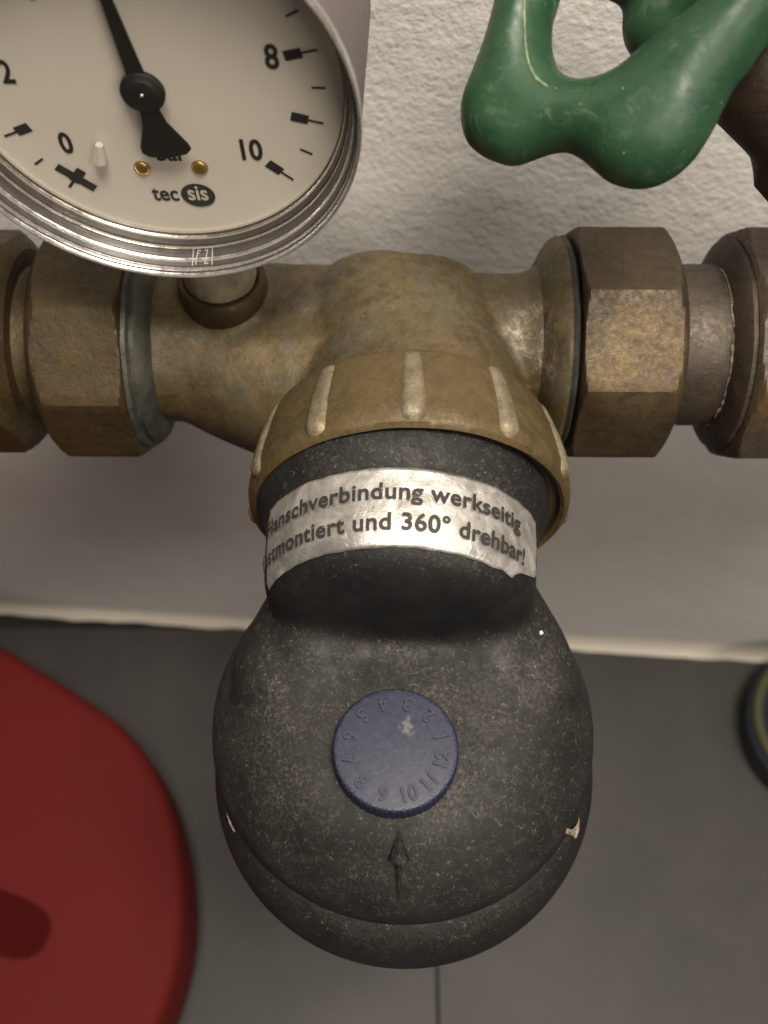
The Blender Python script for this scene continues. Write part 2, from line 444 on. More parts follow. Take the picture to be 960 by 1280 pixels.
ring_x(.0350, .0400, .0205, .0226, .015, M_body, 'end_flange', body, .0004,
       pf=[(.015, .0330), (.0185, .0338), (.0212, .0352), (.0232, .0366), (.0240, .0380), (.0236, .0388), (.015, .0388)])
ring_x(.0388, .0402, .0243, .0243, .015, M_seal, 'black_seal_ring', body, .0003)
def nut(name, x0, x1, Rc, off, mat, parent, c0=.0006, c1=.0035, d0=.0012, d1=.0045, inner=.0165, dish=True, n=8):
    """octagonal union nut along X with turned chamfers at both ends."""
    na = 240; xs = []
    ns = 30
    for i in range(ns + 1):
        t = i / ns; t = .5 - .5 * math.cos(math.pi * t); xs.append(x0 + (x1 - x0) * t)
    V = []; Fc = []
    AF = Rc * math.cos(math.pi / n)
    for x in xs:
        # chamfer radius
        ch = 9
        if x - x0 < d0: u = 1 - (x - x0) / d0; ch = Rc - (Rc * c0 / .0255) * 0 - (c0 + (Rc - AF)) * u ** 1.6
        if x1 - x < d1: u = 1 - (x1 - x) / d1; ch = min(ch, Rc + .0002 - (c1 + (Rc - AF)) * u ** 1.9)
        for k in range(na):
            a = 2 * math.pi * k / na
            b = (a - off) % (2 * math.pi / n) - math.pi / n
            ro = AF / math.cos(b)
            # softened corner
            ro = ro - .00022 * math.exp(-((abs(b) - math.pi / n) / .035) ** 2)
            r = min(ro, ch)
            P = Vector((x, -r * math.cos(a), r * math.sin(a)))
            r += .00006 * noise.noise(P * 160)
            V.append((x, -r * math.cos(a), r * math.sin(a)))
    for i in range(len(xs) - 1):
        for k in range(na): Fc.append((i*na+k, (i+1)*na+k, (i+1)*na+(k+1) % na, i*na+(k+1) % na))
    for e, x in ((0, x0), (len(xs) - 1, x1)):
        b0 = len(V)
        for k in range(na):
            a = 2 * math.pi * k / na; V.append((x, -inner * math.cos(a), inner * math.sin(a)))
        for k in range(na): Fc.append((e*na+k, e*na+(k+1) % na, b0+(k+1) % na, b0+k))
    me = fixn(from_data(V, Fc)); o = mesh_obj(name, me, mat, parent); sharp(me, 24); return o
a1 = nut('union_nut', .0408, .0632, .0271, R_(30), M_nutR, body)
a1['label'] = 'right union nut with a bare coppery worn patch on its front flat'
a2 = nut('union_nut', -.0750, -.0545, .0266, R_(21), M_nutL, body, d0=.0045, c0=.003, d1=.0015, c1=.0004)
a2['label'] = 'left union nut, evenly brown, under the gauge'

# crusty pale line where the seal was smeared on the casting
# fittings left and right of the body
rf = thing('pipe_fitting', 'dark brown pipe fitting with chamfered nut leaving at the right edge', 'pipe fitting', (.09, 0, -.02), 'pipe fittings beside the valve body')
mesh_obj('pipe', xf(lathe([(0, .050), (.0176, .050), (.0178, .066), (.0182, .0675), (.0182, .0745), (.0178, .0755), (.0172, .16), (0, .16)], 96), TX), M_pipe, rf)
ring_x(.0716, .0752, .0205, .0238, .015, M_pipe, 'collar', rf, .0004,
       pf=[(.015, .0730), (.0186, .0735), (.0205, .0742), (.0226, .0750), (.0238, .0758), (.0236, .0770), (.015, .0770)])
nut('nut', .0768, .1010, .0272, R_(30), M_nutE, rf, d0=.0024, c0=.001)
M_hemp = Mat('pale_thread_sealant', .75); M_hemp.color(M_hemp.mix(M_hemp.ramp(M_hemp.noise(700, 4), .42, .58), (.20, .17, .12), (.07, .055, .04))); M_hemp = M_hemp.m
V = []; Fc = []; NN = 90
for k in range(NN + 1):
    a = R_(-35 + 150 * k / NN); th = .00035 * (.35 + abs(noise.noise(Vector((k * .21, 3, 1)))) * 1.6); xo = .0007 * noise.noise(Vector((k * .13, 0, 9)))
    for q in range(6):
        b = q * math.pi / 3; rr = .0184 + th * math.cos(b)
        V.append((.0734 + xo + th * 1.2 * math.sin(b), -rr * math.cos(a), rr * math.sin(a)))
for k in range(NN):
    for q in range(6): Fc.append((k*6+q, (k+1)*6+q, (k+1)*6+(q+1) % 6, k*6+(q+1) % 6))
mesh_obj('thread_sealant', fixn(from_data(V, Fc)), M_hemp, rf)
lf = thing('pipe_fitting', 'brown pipe fitting with rounded nut leaving at the left edge under the gauge', 'pipe fitting', (-.09, 0, -.02), 'pipe fittings beside the valve body')
mesh_obj('pipe', xf(lathe([(0, -.16), (.0168, -.16), (.0170, -.060), (0, -.060)], 96), TX), M_nutL, lf)
nut('nut', -.1010, -.0795, .0255, R_(10), M_nutL, lf, d1=.005, c1=.003)

# ================================================================== WATER FILTER HEAD: collar nut, black cover, label, date dial
head = thing('filter_head', 'black dusty domed filter head with ribbed brass collar, silver sticker and round blue date dial', 'filter head', (XB, -.05, -.03))
YAW = Matrix.Translation((XB, -.0, 0)) @ Matrix.Rotation(R_(-1.9), 4, 'Z') @ Matrix.Translation((-XB, 0, 0))
# collar nut (axis -Y), h = distance in front of the pipe axis
cp = [(.0180, .0235), (.0268, .0238), (.0292, .0248), (.0302, .0266), (.0312, .0300), (.0322, .0340), (.0329, .0380), (.0333, .0415), (.0328, .0440), (.0318, .0447), (.0310, .0442), (.0308, .0425), (.0240, .0420)]
cp = cp[:1] + spline(cp[1:9], 3) + cp[9:]
cme = lathe(cp, 160, lambda r, h, t: r + .00015 * noise.noise(Vector((math.cos(t) * 5, math.sin(t) * 5, h * 200))))
PY = Matrix.Translation((XB, 0, 0)) @ TY
collar = mesh_obj('collar_nut', xf(cme, PY), M_collar, head); sharp(collar.data, 40)
def prof_r(h):
    pts = [(.0238, .0268), (.0248, .0292), (.0266, .0302), (.0300, .0312), (.0340, .0322), (.0380, .0329), (.0415, .0333), (.0440, .0330), (.0452, .0322)]
    for i in range(len(pts) - 1):
        if pts[i][0] <= h <= pts[i+1][0]:
            t = (h - pts[i][0]) / (pts[i+1][0] - pts[i][0]); return pts[i][1] + t * (pts[i+1][1] - pts[i][1])
    return pts[0][1] if h < pts[0][0] else pts[-1][1]
ribmesh = None
for k in range(11):
    # a rib: rounded bar following the collar's profile
    bm = bmesh.new(); nu, nv = 22, 10; grid = []
    for i in range(nu + 1):
        t = i / nu; h = .0252 + (.0440 - .0252) * t
        endf = math.sqrt(max(0, 1 - max(0, (t - .87) / .13) ** 2)) * math.sqrt(max(0, 1 - max(0, (.06 - t) / .06) ** 2))
        row = []
        wd = .0024 * (.25 + .75 * endf) * (.78 + .35 * t)
        for j in range(nv + 1):
            s = -1 + 2 * j / nv
            hh = .00120 * endf * (1 - abs(s) ** 3.5) * (.75 + .5 * t) - .0004
            r = prof_r(h) + hh
            x = s * wd + .00012 * noise.noise(Vector((h * 600, k, s)))
            a = math.pi / 2 + x / r
            row.append(bm.verts.new((r * math.cos(a), r * math.sin(a), h)))
        grid.append(row)
    for i in range(nu):
        for j in range(nv): bm.faces.new((grid[i][j], grid[i+1][j], grid[i+1][j+1], grid[i][j+1]))
    bmesh.ops.recalc_face_normals(bm, faces=bm.faces)
    me = bpy.data.meshes.new('rib'); bm.to_mesh(me); bm.free()
    if k == 0: ribmesh = me
    o = link(bpy.data.objects.new('rib', ribmesh)) if False else None
    me.transform(PY @ Matrix.Rotation(R_(360 / 11 * k), 4, 'Z'))
    mesh_obj('rib', me, M_rib, collar)

# black cover: neck (axis -Y) and dome (axis Z)
XD, YD = CAPC.x, CAPC.y
neck = [(0, .030), (.0302, .030), (.0304, .0418), (.0303, .0446), (.0300, .0460), (.0290, .0475), (.0281, .0492), (.0275, .0510), (.0272, .0560), (.0270, .0605), (.0267, .0630), (.0260, .0652), (.0248, .0670), (.0229, .0685), (.0200, .0697), (.0150, .0706), (.008, .0710), (0, .0711)]
nme = xf(lathe(neck, 128), PY); nme.transform(YAW)
YC = -.0868; XC = .0045; YH = -.0818
def kf(t):            # t: polar angle; front is -90 deg. The hood's edge steps in only at the front.
    d = abs(((math.degrees(t) + 90 + 180) % 360) - 180)
    return smoothstep(48, 100, d)
dome_p = [(0, -.0032), (.0110, -.0034), (.0170, -.0037), (.0225, -.0045), (.0270, -.0062), (.0310, -.0090), (.0345, -.0125), (.0372, -.0160), (.0388, -.0185), (.0393, -.0200), (.0393, -.045), (0, -.045)]
dome = xf(lathe(spline(dome_p[:10], 3) + dome_p[10:], 160), Matrix.Translation((XC - .0004, YH, 0)))
half = [(.0258, -.044), (.0274, -.0535), (.0302, -.0595), (.0330, -.0655), (.0352, -.0725), (.0350, -.080), (.030, -.087), (.020, -.092)]
plan = [(XC + x, y) for x, y in half] + [(XC - x, y) for x, y in reversed(half)]
shoulders = [prism(plan, -.046, -.0035, .0105, 6)] + [sph((XC + sx * .0180, -.0690, -.0135), 1.0, (.0130, .0180, .0125)) for sx in (-1, 1)]
bl = remesh(join([nme, dome] + shoulders), .00075, 26)
# the moulded fillet where the neck runs into the dome
bm = bmesh.new(); bm.from_mesh(bl)
for it in range(46):
    w_ = .0045 + .0030 * it / 46
    vs = [v for v in bm.verts if -.0705 - w_ < v.co.y + .8 * max(0, abs(v.co.x - XB) - .012) * -.6 < -.0705 + w_ * .7 and -.004 - w_ < v.co.z < -.002 + w_ and abs(v.co.x - XB) < .027]
    bmesh.ops.smooth_vert(bm, verts=vs, factor=.5, use_axis_x=False, use_axis_y=True, use_axis_z=True)
bm.to_mesh(bl); bm.free()
hood = mesh_obj('cover_hood', bl, M_black, head)
# lower rim: starts with the crisp moulded line
rim_p = [(.0300, -.0205), (.0325, -.0204), (.0340, -.0209), (.0356, -.0222), (.0372, -.0241), (.0386, -.0265), (.0397, -.0295), (.0403, -.0330), (.0403, -.0365), (.0392, -.0405), (.0360, -.0445), (.0310, -.0465), (.0260, -.048), (0, -.050)]
rim_p = rim_p[:3] + spline(rim_p[3:12], 3) + rim_p[12:]
rim = mesh_obj('cover_rim', xf(lathe(rim_p, 192), Matrix.Translation((XC, YC, 0))), M_black, head); sharp(rim.data, 50)
# cup underneath
cup = mesh_obj('filter_cup', xf(lathe([(.026, -.047), (.0265, -.062), (.0260, -.090), (.022, -.100), (.012, -.105), (0, -.105)], 96), Matrix.Translation((XD, YD, 0))), M_black, head)

from mathutils.bvhtree import BVHTree
def bvh_of(objs):
    V, P = [], []
    for o in objs:
        b = len(V); w_ = wloc(o); V += [tuple(v.co + w_) for v in o.data.vertices]; P += [tuple(i + b for i in p.vertices) for p in o.data.polygons]
    return BVHTree.FromPolygons(V, P)
hb = bvh_of([hood, rim])
def hit(u, v): h = hb.ray_cast(CAMLOC, ray(u, v).normalized()); return h[0], h[1]
# raised arrow moulded on the front slope
V = []; Fc = []
arrow = [(1038, .0002, .0002), (1056, .0012, .0014), (1074, .0022, .0024), (1076, .0008, .0013), (1095, .00065, .0009), (1112, .0006, .0006), (1124, .0003, .0000)]
for (v_, wd, hh) in arrow:
    p, n = hit(498, v_); n = Vector((0, n.y, n.z)).normalized()
    for (sx, k) in ((-1, -.4), (-.7, .5), (0, 1), (.7, .5), (1, -.4)):
        V.append(p + Vector((sx * wd, 0, 0)) + n * (hh * k if k > 0 else -.0006))
for i in range(len(arrow) - 1):
    for j in range(4): a = i * 5 + j; Fc.append((a, a + 5, a + 6, a + 1))
o = mesh_obj('arrow_mark', fixn(from_data(V, Fc)), M_black, head, False); o['label'] = 'raised arrow pointing to the blue dial'
# small chips of pale stuff on the parting line
def chip(pts, parent, mat, name='paint_chip'):
    V = []
    for (u, v) in pts:
        p, n = hit(u, v)
        if p is None: return None
        V.append(p + n * .0004)
    n0 = len(V); V += [p - Vector((0, 0, .0008)) for p in V]
    Fc = [tuple(range(n0))] + [(i, (i + 1) % n0, n0 + (i + 1) % n0, n0 + i) for i in range(n0)]
    return mesh_obj(name, fixn(from_data(V, Fc)), mat, parent, False)
M_chip = Mat('pale_fleck', .6); M_chip.color(M_chip.mix(M_chip.ramp(M_chip.noise(900, 3), .4, .6), (.42, .35, .26), (.16, .13, .10))); M_chip = M_chip.m
chip([(722, 1021), (722, 1036), (718, 1047), (712, 1042), (705, 1040), (706, 1034), (713, 1036), (719, 1030)], head, M_chip)
chip([(285, 1014), (290, 1026), (296, 1038), (294, 1039), (289, 1029)], head, M_chip)
chip([(673, 790), (676, 789), (678, 792), (676, 794), (673, 793)], head, M_white if 'M_white' in globals() else M_chip, 'white_fleck')

# sticker on the neck
RL = .0271
def on_neck(s, h, lift=0.0):       # s: arc length right of the top line, h: distance along -Y
    rr = RL
    for q in range(7, len(neck) - 1):
        if neck[q][1] <= h <= neck[q+1][1]: rr = neck[q][0] + (neck[q+1][0] - neck[q][0]) * (h - neck[q][1]) / (neck[q+1][1] - neck[q][1])
    if h < neck[7][1]: rr = .0275 + (.0510 - h) * .35
    rr += lift
    a = s / RL
    return YAW @ Vector((XB + rr * math.sin(a), -h, rr * math.cos(a)))
H0, H1 = .0508, .0660
rows, cols = 28, 120; V = []; Fc = []
for i in range(rows + 1):
    t = i / rows; h = H0 + (H1 - H0) * t
    s0 = -.0335 + .0007 * noise.noise(Vector((t * 9, 1, 0))) - .0022 * smoothstep(.78, 1, t) + .0012 * smoothstep(.2, 0, t)
    s1 = .0345 + .0010 * noise.noise(Vector((t * 14, 5, 0))) - .0095 * smoothstep(.72, .98, t) - .0015 * smoothstep(.25, 0, t)
    for j in range(cols + 1):
        s = s0 + (s1 - s0) * j / cols
        hh = h + .00025 * noise.noise(Vector((s * 300, t * 2, 7))) * (1 if i in (0, rows) else .2)
        V.append(on_neck(s, hh, .00030 + .00010 * noise.noise(Vector((s * 260, h * 500, 2)))))
for i in range(rows):
    for j in range(cols): a = i * (cols + 1) + j; Fc.append((a, a + 1, a + cols + 2, a + cols + 1))
st = mesh_obj('sticker', fixn(from_data(V, Fc)), M_label, head)
st['label'] = 'silver sticker, torn at its right end, with black German print'
sm = st.modifiers.new('s', 'SOLIDIFY'); sm.thickness = .00008
def neck_text(s, size, hc, sc_, name):
    me = text_mesh(s, size, size * .022, 1.0, 0, 1.05)
    bm = bmesh.new(); bm.from_mesh(me)
    bmesh.ops.triangulate(bm, faces=bm.faces)
    for _ in range(1): bmesh.ops.subdivide_edges(bm, edges=[e for e in bm.edges if e.calc_length() > .0008], cuts=1)
    for v in bm.verts: v.co = on_neck(v.co.x + sc_, hc - v.co.y, .00075)
    bm.to_mesh(me); bm.free()
    o = mesh_obj(name, me, M_ink, st, False); return o
neck_text('Flanschverbindung werkseitig', .00455, .0558, -.0036, 'printed_line')
neck_text('festmontiert und 360° drehbar!', .00455, .0618, -.0038, 'printed_line')

# blue date dial with raised numerals
RC = .0117
dprof = [(0, 0), (RC - .0011, 0), (RC - .0005, -.00012), (RC - .00012, -.0005), (RC, -.0009), (RC, -.0045), (0, -.0045)]
dme = lathe(dprof, 288, lambda r, h, t: r - (.00013 * (1 if math.cos(t * 72) > 0 else 0) if (r > RC - .0002) else 0))
dl = mesh_obj('date_dial', xf(dme, Matrix.Translation(CAPC)), M_blue, head); sharp(dl.data, 40)
dl.location = CAPC - wloc(head); dl.data.transform(Matrix.Translation(wloc(head) - CAPC))
for n in range(1, 13):
    a = R_(-75 + (n - 10) * 30)
    me = text_mesh(str(n), .0037, .00006, .95, .00030, 1.0, .00004)
    rr = .0088
    M = Matrix.Translation((CAPC.x + rr * math.cos(a), CAPC.y + rr * math.sin(a), CAPC.z + .00012)) @ Matrix.Rotation(a + math.pi / 2, 4, 'Z')
    mesh_obj('numeral', xf(me, M), M_bluedigit, dl, False)

# ================================================================== PRESSURE GAUGE
GH = Vector((-.0376, -.012, .0781))            # centre of the dial plate
gauge = thing('pressure_gauge', 'round pressure gauge with cream dial, black needle and clear stepped rim above the left pipe', 'pressure gauge', GH - Vector((0, -.02, .06)))
GM = Matrix.Translation(GH) @ Matrix.Rotation(R_(-3.1), 4, 'Z') @ Matrix.Rotation(R_(.5), 4, 'X')
ROT = R_(-5.6)
# gauge-local: x right, y into the wall, z up. lathe axis +Z -> local -Y
GL = GM @ TY
def gl(prof, n=192, mat=None, name='', parent=None, sh=40, rf_=None):
    o = mesh_obj(name, xf(lathe(prof, n, rf_), GL), mat, parent or gauge); sharp(o.data, sh); return o
gl([(0, -.0008), (.0312, -.0008), (.0312, 0), (0, 0)], 128, M_dial, 'dial_plate')
case = gl([(0, -.026), (.0312, -.026), (.0330, -.024), (.0338, -.022), (.0342, .0056), (.0340, .0062), (.0337, .0062), (.0337, -.0012), (0, -.0012)], 192, M_case, 'case')
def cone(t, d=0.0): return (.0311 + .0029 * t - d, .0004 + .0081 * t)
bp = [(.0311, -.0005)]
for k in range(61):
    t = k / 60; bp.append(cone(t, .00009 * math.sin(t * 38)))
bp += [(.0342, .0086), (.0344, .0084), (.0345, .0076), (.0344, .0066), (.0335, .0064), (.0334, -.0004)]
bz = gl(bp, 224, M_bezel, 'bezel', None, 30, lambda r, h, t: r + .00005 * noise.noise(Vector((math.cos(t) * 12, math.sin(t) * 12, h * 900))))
# dark reflection bands of the clear rim, put in as coloured strips
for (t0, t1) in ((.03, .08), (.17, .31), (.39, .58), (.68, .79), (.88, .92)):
    gl([cone(t0, .00005), cone(t0 + .01, .00016), cone(t1 - .01, .00016), cone(t1, .00005)], 192, M_bezeld, 'reflection_band', bz)
gl([(.0, .0040), (.0329, .0040), (.0329, .0046), (0, .0046)], 160, M_glass, 'window_pane')
# printed scale
D1 = GM @ Matrix.Rotation(ROT, 4, 'Y')
def dial_pt(r, a, lift=.0): return D1 @ Vector((r * math.sin(a), -.0001 - lift, r * math.cos(a)))
def bar(r0, r1, wd, a, mat, name, lift=.00003):
    ca, sa = math.cos(a), math.sin(a); V = []
    for (r, s) in ((r0, -1), (r1, -1), (r1, 1), (r0, 1)):
        V.append(D1 @ Vector((r * sa + s * wd / 2 * ca, -.0001 - lift, r * ca - s * wd / 2 * sa)))
    me = from_data(V, [(0, 1, 2, 3)]); return me
def addmark(ms, name, mat=M_mark, lab=None):
    o = mesh_obj(name, fixn(join(ms)), mat, gauge, False)
    if lab: o['label'] = lab
for i in range(21):
    v = i / 2; a = R_(-135 + 27 * v)
    if i == 0: addmark([bar(.0252, .0283, .0005, a, M_mark, ''), bar(.0231, .0265, .0017, a, M_mark, '', .00005), bar(.0245, .0262, .0072, a, M_mark, '', .00007)], 'zero_mark'); continue
    if i % 2: addmark([bar(.0261, .0283, .00042, a, M_mark, '')], 'minor_mark')
    else: addmark([bar(.0255, .0283, .00042, a, M_mark, '', .00006), bar(.0230, .0258, .00175, a, M_mark, '')], 'major_mark')
for (v, x, z) in ((0, -.0170, -.0108), (2, -.0214, .0030), (4, -.0125, .0165), (6, .0125, .0165), (8, .0208, .0034), (10, .0137, -.0136)):
    x, z = x * .9952 - z * .0976, x * .0976 + z * .9952
    me = text_mesh(str(v), .0058, .00016, .76)
    ct = sum((Vector(q.co) for q in me.vertices), Vector()) / len(me.vertices)
    M = GM @ Matrix.Translation((x, -.00015, z)) @ Matrix.Rotation(ROT * .3, 4, 'Y') @ Matrix.Rotation(R_(90), 4, 'X')
    mesh_obj('numeral', xf(me, M), M_mark, gauge, False)
def LP(x, z): return (x * .9952 - z * .0976, x * .0976 + z * .9952)
def gtext(s, size, x, z, mat, name, off=.0001, sx=.85, lift=.00015, tilt=ROT * .4):
    me = text_mesh(s, size, off, sx); x, z = LP(x, z)
    return mesh_obj(name, xf(me, GM @ Matrix.Translation((x, -lift, z)) @ Matrix.Rotation(tilt, 4, 'Y') @ Matrix.Rotation(R_(90), 4, 'X')), mat, gauge, False)
gtext('bar', .0046, .0001, -.0136, M_mark, 'unit_print')
gtext('tec', .0047, -.0032, -.0222, M_logo, 'maker_print', .00009, .80)
oval = [(.0030 * math.cos(t * math.pi / 24), .0026 * math.sin(t * math.pi / 24), 0) for t in range(48)]
mesh_obj('maker_oval', xf(from_data(oval, [tuple(range(48))]), GM @ Matrix.Translation((LP(.0026, 0)[0] + .0022, -.00022, -.0223)) @ Matrix.Rotation(R_(90), 4, 'X')), M_logo, gauge, False)
M_paleprint = simple('pale_print', (.60, .55, .47), .6).m
gtext('sis', .0047, .0026, -.0222, M_paleprint, 'maker_print', .00009, .80, .0003)
for (x, z) in (LP(-.0056, -.0164), LP(.0044, -.0167)):
    o = mesh_obj('dial_screw', xf(lathe([(0, .00055), (.0004, .00065), (.0009, .0006), (.0013, .00035), (.00145, 0), (0, -.0002)], 32), GM @ Matrix.Translation((x, 0, z)) @ TY), M_screw, gauge)
# white stop peg
bm = bmesh.new(); bmesh.ops.create_cone(bm, cap_ends=True, segments=6, radius1=.0013, radius2=.0007, depth=.0036)
me = bpy.data.meshes.new('p'); bm.to_mesh(me); bm.free()
mesh_obj('stop_peg', xf(me, GM @ Matrix.Translation((LP(-.0114, -.0120)[0], -.0012, LP(-.0114, -.0120)[1])) @ Matrix.Rotation(R_(12), 4, 'Y')), M_white, gauge, False)
# needle
NA = R_(-7.5)
def needle_outline():
    pts = [(-.0016, .0), (-.0013, .006), (-.0007, .0200), (0, .0240), (.0007, .0200), (.0013, .006), (.0016, 0), (.0015, -.003), (.0020, -.0058), (.0042, -.0102), (.0044, -.0112), (.0034, -.0121), (0, -.0127), (-.0030, -.0122), (-.0040, -.0113), (-.0039, -.0101), (-.0020, -.0058), (-.0015, -.003)]
    return pts
NM = GM @ Matrix.Translation((0, -.0020, 0)) @ Matrix.Rotation(NA, 4, 'Y') @ Matrix.Rotation(R_(90), 4, 'X')
nd = mesh_obj('needle', xf(prism(needle_outline(), 0, .0003), NM), M_needle, gauge, False)
mesh_obj('needle_hub', xf(lathe([(0, .0009), (.0003, .0009), (.0022, .0009), (.0024, .0008), (.0025, .0006), (.0034, .0006), (.0035, .0005), (.0035, .0003), (.0035, -.0003), (.0012, -.0003), (.0012, -.0019), (0, -.0019)], 48), GM @ Matrix.Translation((0, -.0020, 0)) @ TY), M_needle, nd)
mesh_obj('hub_pin', xf(lathe([(0, .0012), (.00028, .0011), (.0003, .0006)], 16), GM @ Matrix.Translation((0, -.0020, 0)) @ TY), M_bezel, nd)
# stem down into the socket
mesh_obj('stem', xf(lathe([(0, -.004), (.0058, -.004), (.0062, .000), (.0066, .0010), (.0074, .0022), (.0072, .0034), (.0076, .0044), (.0070, .006), (.0068, .0130), (.0060, .020), (.0060, .032), (0, .032)], 48,
   lambda r, h, t: r + (.0004 * noise.noise(Vector((math.cos(t) * 3, math.sin(t) * 3, h * 500))) if h < .008 else 0)), Matrix.Translation((-.0345, -.0005, .0195))), M_stem, gauge)
# scratched check mark on the rim
sq = []
def rimpt(a, s, h):   # on the rim's sloping wall
    return GM @ Vector((.0333 * math.sin(a), -h, -.0333 * math.cos(a)))
def stroke(p, q, wd=.00011):
    p, q = Vector(p), Vector(q); d = (q - p).normalized(); n = Vector((-d.y, d.x)) * wd; V = []
    for k in (p - n, p + n, q + n, q - n): V.append(GM @ Vector(((.0311 + .0029 * (k.y - .0004) / .0081 - .0003) * math.sin(k.x / .0330), -k.y, -(.0311 + .0029 * (k.y - .0004) / .0081 - .0003) * math.cos(k.x / .0330))))
    return from_data(V, [(0, 1, 2, 3)])
st2 = []
x0, x1, y0, y1 = .0030, .0067, .0036, .0068
for a, b in (((x0, y0), (x0, y1)), ((x1, y0), (x1, y1)), ((x0, y0), (x1, y0)), ((x0 + .0009, y0 + .0003), (x0 + .0006, y1 - .0002)), ((x0 + .0009, y0 + .0003), (x0 + .0015, y0 + .0005)), ((x0 + .0008, y0 + .0009), (x0 + .0013, y0 + .0009)),
             ((x0 + .0022, y0 + .0005), (x0 + .0028, y0 + .0003)), ((x0 + .0028, y0 + .0003), (x0 + .0023, y1 - .0003)), ((x0 + .0023, y1 - .0003), (x0 + .0030, y1 - .0004))):
    st2.append(stroke(a, b))
mesh_obj('scratched_mark', fixn(join(st2)), M_scratch, gauge, False)

# ================================================================== SHUT-OFF VALVE with green handwheel
WP = Vector((.040, -.012, .079)); WN = Vector((-.40, -.50, .76)).normalized()
valve = thing('shutoff_valve', 'slanted dark brass shut-off valve with a green lobed handwheel at the upper right', 'shut-off valve', (.11, 0, .0))
def wp(u, v, off=0): return on_plane(u, v, WP, WN) + WN * off
def pxr(u, v, r):
    p = wp(u, v); return r * (p - CAMLOC).dot(F) / FOC
outer = [(628, -60), (621, 0), (609, 48), (594, 90), (581, 122), (577, 150), (584, 178), (604, 196), (638, 208), (668, 199), (694, 190), (716, 191), (735, 206), (757, 225), (790, 237), (826, 230), (856, 211), (882, 178), (902, 140), (926, 100), (960, 55),
         (1010, -10), (1060, -80), (1050, -180), (980, -260), (850, -300), (720, -280), (650, -180), (628, -60)]
hole = [(700, -60), (699, 0), (690, 30), (690, 62), (698, 88), (716, 100), (744, 99), (774, 86), (802, 62), (840, 30), (890, -10), (930, -80), (930, -160), (860, -210), (780, -200), (720, -140), (700, -60)]
e1 = WN.cross(Vector((0, 0, 1))).normalized(); e2 = e1.cross(WN).normalized()
def flat(pts):
    o_ = []
    for (u, v) in spline(pts, 4):
        d = wp(u, v) - WP; o_.append((d.dot(e1), d.dot(e2)))
    return np.array(o_)
PO, PH = flat(outer), flat(hole)
def dist_in(P, G):
    A = P[:-1]; B = P[1:]; D = B - A; L2 = (D ** 2).sum(1) + 1e-18
    best = np.full(len(G), 1e9); ins = np.zeros(len(G), bool)
    for a, d, l2, b in zip(A, D, L2, B):
        t = np.clip(((G - a) @ d) / l2, 0, 1); q = G - (a + t[:, None] * d); best = np.minimum(best, (q ** 2).sum(1))
        c = ((a[1] > G[:, 1]) != (b[1] > G[:, 1])); xx = a[0] + (G[:, 1] - a[1]) * (b[0] - a[0]) / (b[1] - a[1] if abs(b[1] - a[1]) > 1e-12 else 1e-12)
        ins ^= c & (G[:, 0] < xx)
    return np.sqrt(best), ins
st_ = .0007; lo = PO.min(0) - .002; hi_ = PO.max(0) + .002
nx, ny = int((hi_[0] - lo[0]) / st_) + 1, int((hi_[1] - lo[1]) / st_) + 1
gx, gy = np.meshgrid(lo[0] + st_ * np.arange(nx), lo[1] + st_ * np.arange(ny), indexing='ij'); G = np.stack([gx.ravel(), gy.ravel()], 1)
d1, i1 = dist_in(PO, G); d2, i2 = dist_in(PH, G)
inside = i1 & ~i2; dd = np.minimum(d1, d2); RT = .0072
tt = np.where(dd < RT, np.sqrt(np.maximum(0, RT ** 2 - (RT - dd) ** 2)), RT) * inside
# a shallow valley follows the inner edge, as on the cast wheel
V = []; idx = {}; Fc = []
def gv(k, side):
    key = (k, side if tt[k] > 0 else 0)
    if key not in idx:
        p = WP + e1 * float(G[k, 0]) + e2 * float(G[k, 1]) + WN * float(side * tt[k] * (1.0 if side > 0 else .8)); idx[key] = len(V); V.append(p)
    return idx[key]
for i in range(nx - 1):
    for j in range(ny - 1):
        q = [i * ny + j, (i + 1) * ny + j, (i + 1) * ny + j + 1, i * ny + j + 1]
        if any(inside[k] for k in q):
            Fc.append(tuple(gv(k, 1) for k in q)); Fc.append(tuple(gv(k, -1) for k in reversed(q)))
rimw = from_data(V, Fc)
hubc = wp(850, -60, -.012); hr = pxr(850, -60, 74)
ms = [rimw]
for (u, v, r) in ((655, -90, 34), (1010, -120, 44), (850, -250, 40), (955, 10, 40)):
    ms += tapered([(hubc, hr * .7), (wp(u, v, -.003), pxr(u, v, r))], 24)
ms += tapered([(wp(818, -12, -.013), pxr(800, 10, 60)), (hubc, hr)], 24)
wheel = mesh_obj('handwheel', remesh(join(ms), .0008, 18), M_green, valve)
# bare worn crest along the left limb
cr = []
for (u, v) in ((657, -30), (655, 10), (656, 40), (659, 70), (668, 95), (684, 108)):
    cr.append((wp(u, v), v))
# laid onto the wheel's surface by ray
from mathutils.bvhtree import BVHTree
dgv = bpy.context.evaluated_depsgraph_get()
off = wloc(valve)
bvh = BVHTree.FromPolygons([tuple(v.co + off) for v in wheel.data.vertices], [tuple(p.vertices) for p in wheel.data.polygons])
strip = []
for (u, v) in spline([(657, -30), (655, 10), (656, 40), (659, 70), (668, 95), (684, 108)], 8):
    r = ray(u, v).normalized(); h = bvh.ray_cast(CAMLOC, r)
    if h[0] is not None: strip.append((h[0], .00035 * (.5 + .7 * abs(noise.noise(h[0] * 400)))))
if len(strip) > 3: mesh_obj('worn_crest', remesh(join(tapered(strip, 10)), .00018, 2), M_edge, valve)
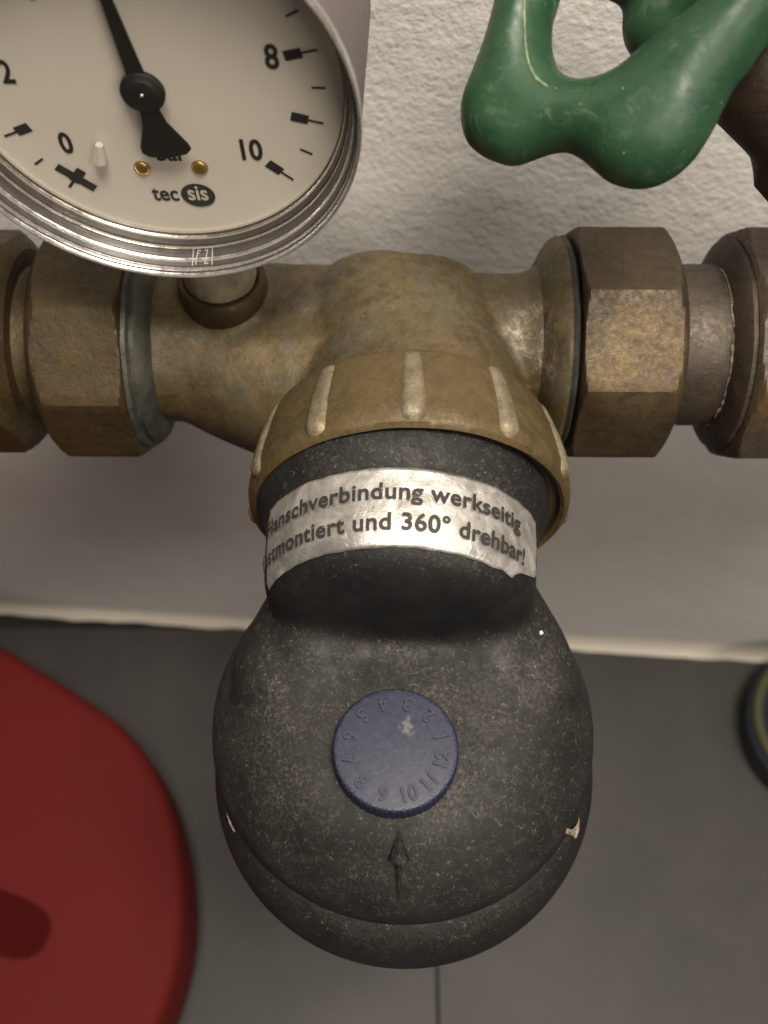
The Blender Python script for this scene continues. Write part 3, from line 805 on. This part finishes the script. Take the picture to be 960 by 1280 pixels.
# brass neck under the wheel: slanted bonnet, spindle
ax = (Vector((.140, -.004, .012)) - hubc)
axn = ax.normalized()
def along(prof, n=64, rf_=None): return xf(lathe(prof, n, rf_), Matrix.Translation(hubc) @ axn.to_track_quat('Z', 'Y').to_matrix().to_4x4())
mesh_obj('spindle', along([(0, 0), (.0045, 0), (.0045, .022), (0, .022)]), M_valve, valve)
o = mesh_obj('valve_bonnet', along([(0, .014), (.0085, .014), (.0110, .016), (.0120, .022), (.0122, .030), (.0125, .033), (.0145, .036), (.0150, .042), (.0150, .056), (.0140, .060), (.0140, .095), (0, .095)], 64,
   lambda r, h, t: r * (1 if h < .034 or h > .058 else 1 / max(.88, math.cos(((t) % (math.pi / 3)) - math.pi / 6)) * .94)), M_valve, valve)
sharp(o.data, 35)
mesh_obj('valve_body', remesh(join([cyl((.108, 0, 0), (.17, 0, 0), .018, .018), tapered([(Vector((.135, 0, 0)), .022)], 24)[0]]), .0012, 4), M_valve, valve)

# ================================================================== THINGS ON THE FLOOR
# red tub lid at the lower left
red = thing('tub_lid', 'dark red plastic tub lid with a rounded corner, on the dark floor', 'tub lid', (-.19, -.06, ZF))
zt = -.262
out = [(-420, 660), (-120, 740), (0, 806), (98, 866), (158, 912), (195, 965), (216, 1025), (227, 1090), (229, 1150), (222, 1205), (200, 1275), (165, 1340), (95, 1420), (-45, 1500), (-420, 1560)]
O = [atz(u, v, zt) for (u, v) in [(q[0], q[1]) for q in spline(out, 6)]]
c0 = Vector((sum(p.x for p in O) / len(O), sum(p.y for p in O) / len(O), 0))
me = prism([(p.x, p.y) for p in O], zt - .045, zt, .006, 4)
lid = mesh_obj('lid_shell', me, M_red, red); sharp(me, 50)
# moulded panel, slightly proud, and grip recess
def inset(pts, d):
    r = []
    n = len(pts)
    for i in range(n):
        a, b = pts[i - 1], pts[(i + 1) % n]; t = Vector((b[0] - a[0], b[1] - a[1])).normalized()
        r.append((pts[i][0] + t.y * d * -1, pts[i][1] + t.x * d))
    return r
slot = [(-.0, 0)]
ce = atz(-8, 1150, zt); V = []; Fc = []
nl = 48
for ri, (sx, sy, dz) in enumerate(((.0250, .0115, .0002), (.0235, .0098, .0009), (.0215, .0078, .0002), (.0185, .0055, -.0), )):
    for k in range(nl):
        t = 2 * math.pi * k / nl; cx, sy_ = math.cos(t), math.sin(t)
        x = sx * math.copysign(abs(cx) ** .6, cx); y = sy * math.copysign(abs(sy_) ** .8, sy_)
        q = Matrix.Rotation(R_(-18), 2) @ Vector((x, y)); V.append((ce.x + q.x, ce.y + q.y, zt + dz + .0003))
for ri in range(3):
    for k in range(nl): Fc.append((ri*nl+k, ri*nl+(k+1) % nl, (ri+1)*nl+(k+1) % nl, (ri+1)*nl+k))
Fc.append(tuple(3*nl+k for k in range(nl)))
mesh_obj('grip_ridge', fixn(from_data(V, Fc)), M_redd, red)

# round dark tub at the right edge
zc = -.305
tc = atz(1046, 904, zc); rt = 108 * (tc - CAMLOC).dot(F) / FOC
tub = thing('round_tub', 'round navy tub with a thin olive rim, on the floor at the right edge', 'tub', (tc.x, tc.y, ZF))
mesh_obj('tub_wall', xf(lathe([(0, ZF + .001 - zc), (rt * .80, ZF + .001 - zc), (rt * .86, ZF + .006 - zc), (rt * .99, -.004), (rt * .95, -.004), (rt * .90, -.030), (rt * .80, -.036), (0, -.036)], 96), Matrix.Translation((tc.x, tc.y, zc))), M_navy, tub)
mesh_obj('tub_rim', xf(lathe([(rt - .0045 + .0026 * math.cos(a * math.pi / 6), -.003 + .0026 * math.sin(a * math.pi / 6)) for a in range(12)], 96, close=True), Matrix.Translation((tc.x, tc.y, zc + .002))), M_olive, tub)

# the pipe run sits a hair higher than the cover's own axis
for o_ in (body, rf, lf): o_.location.z += .0008
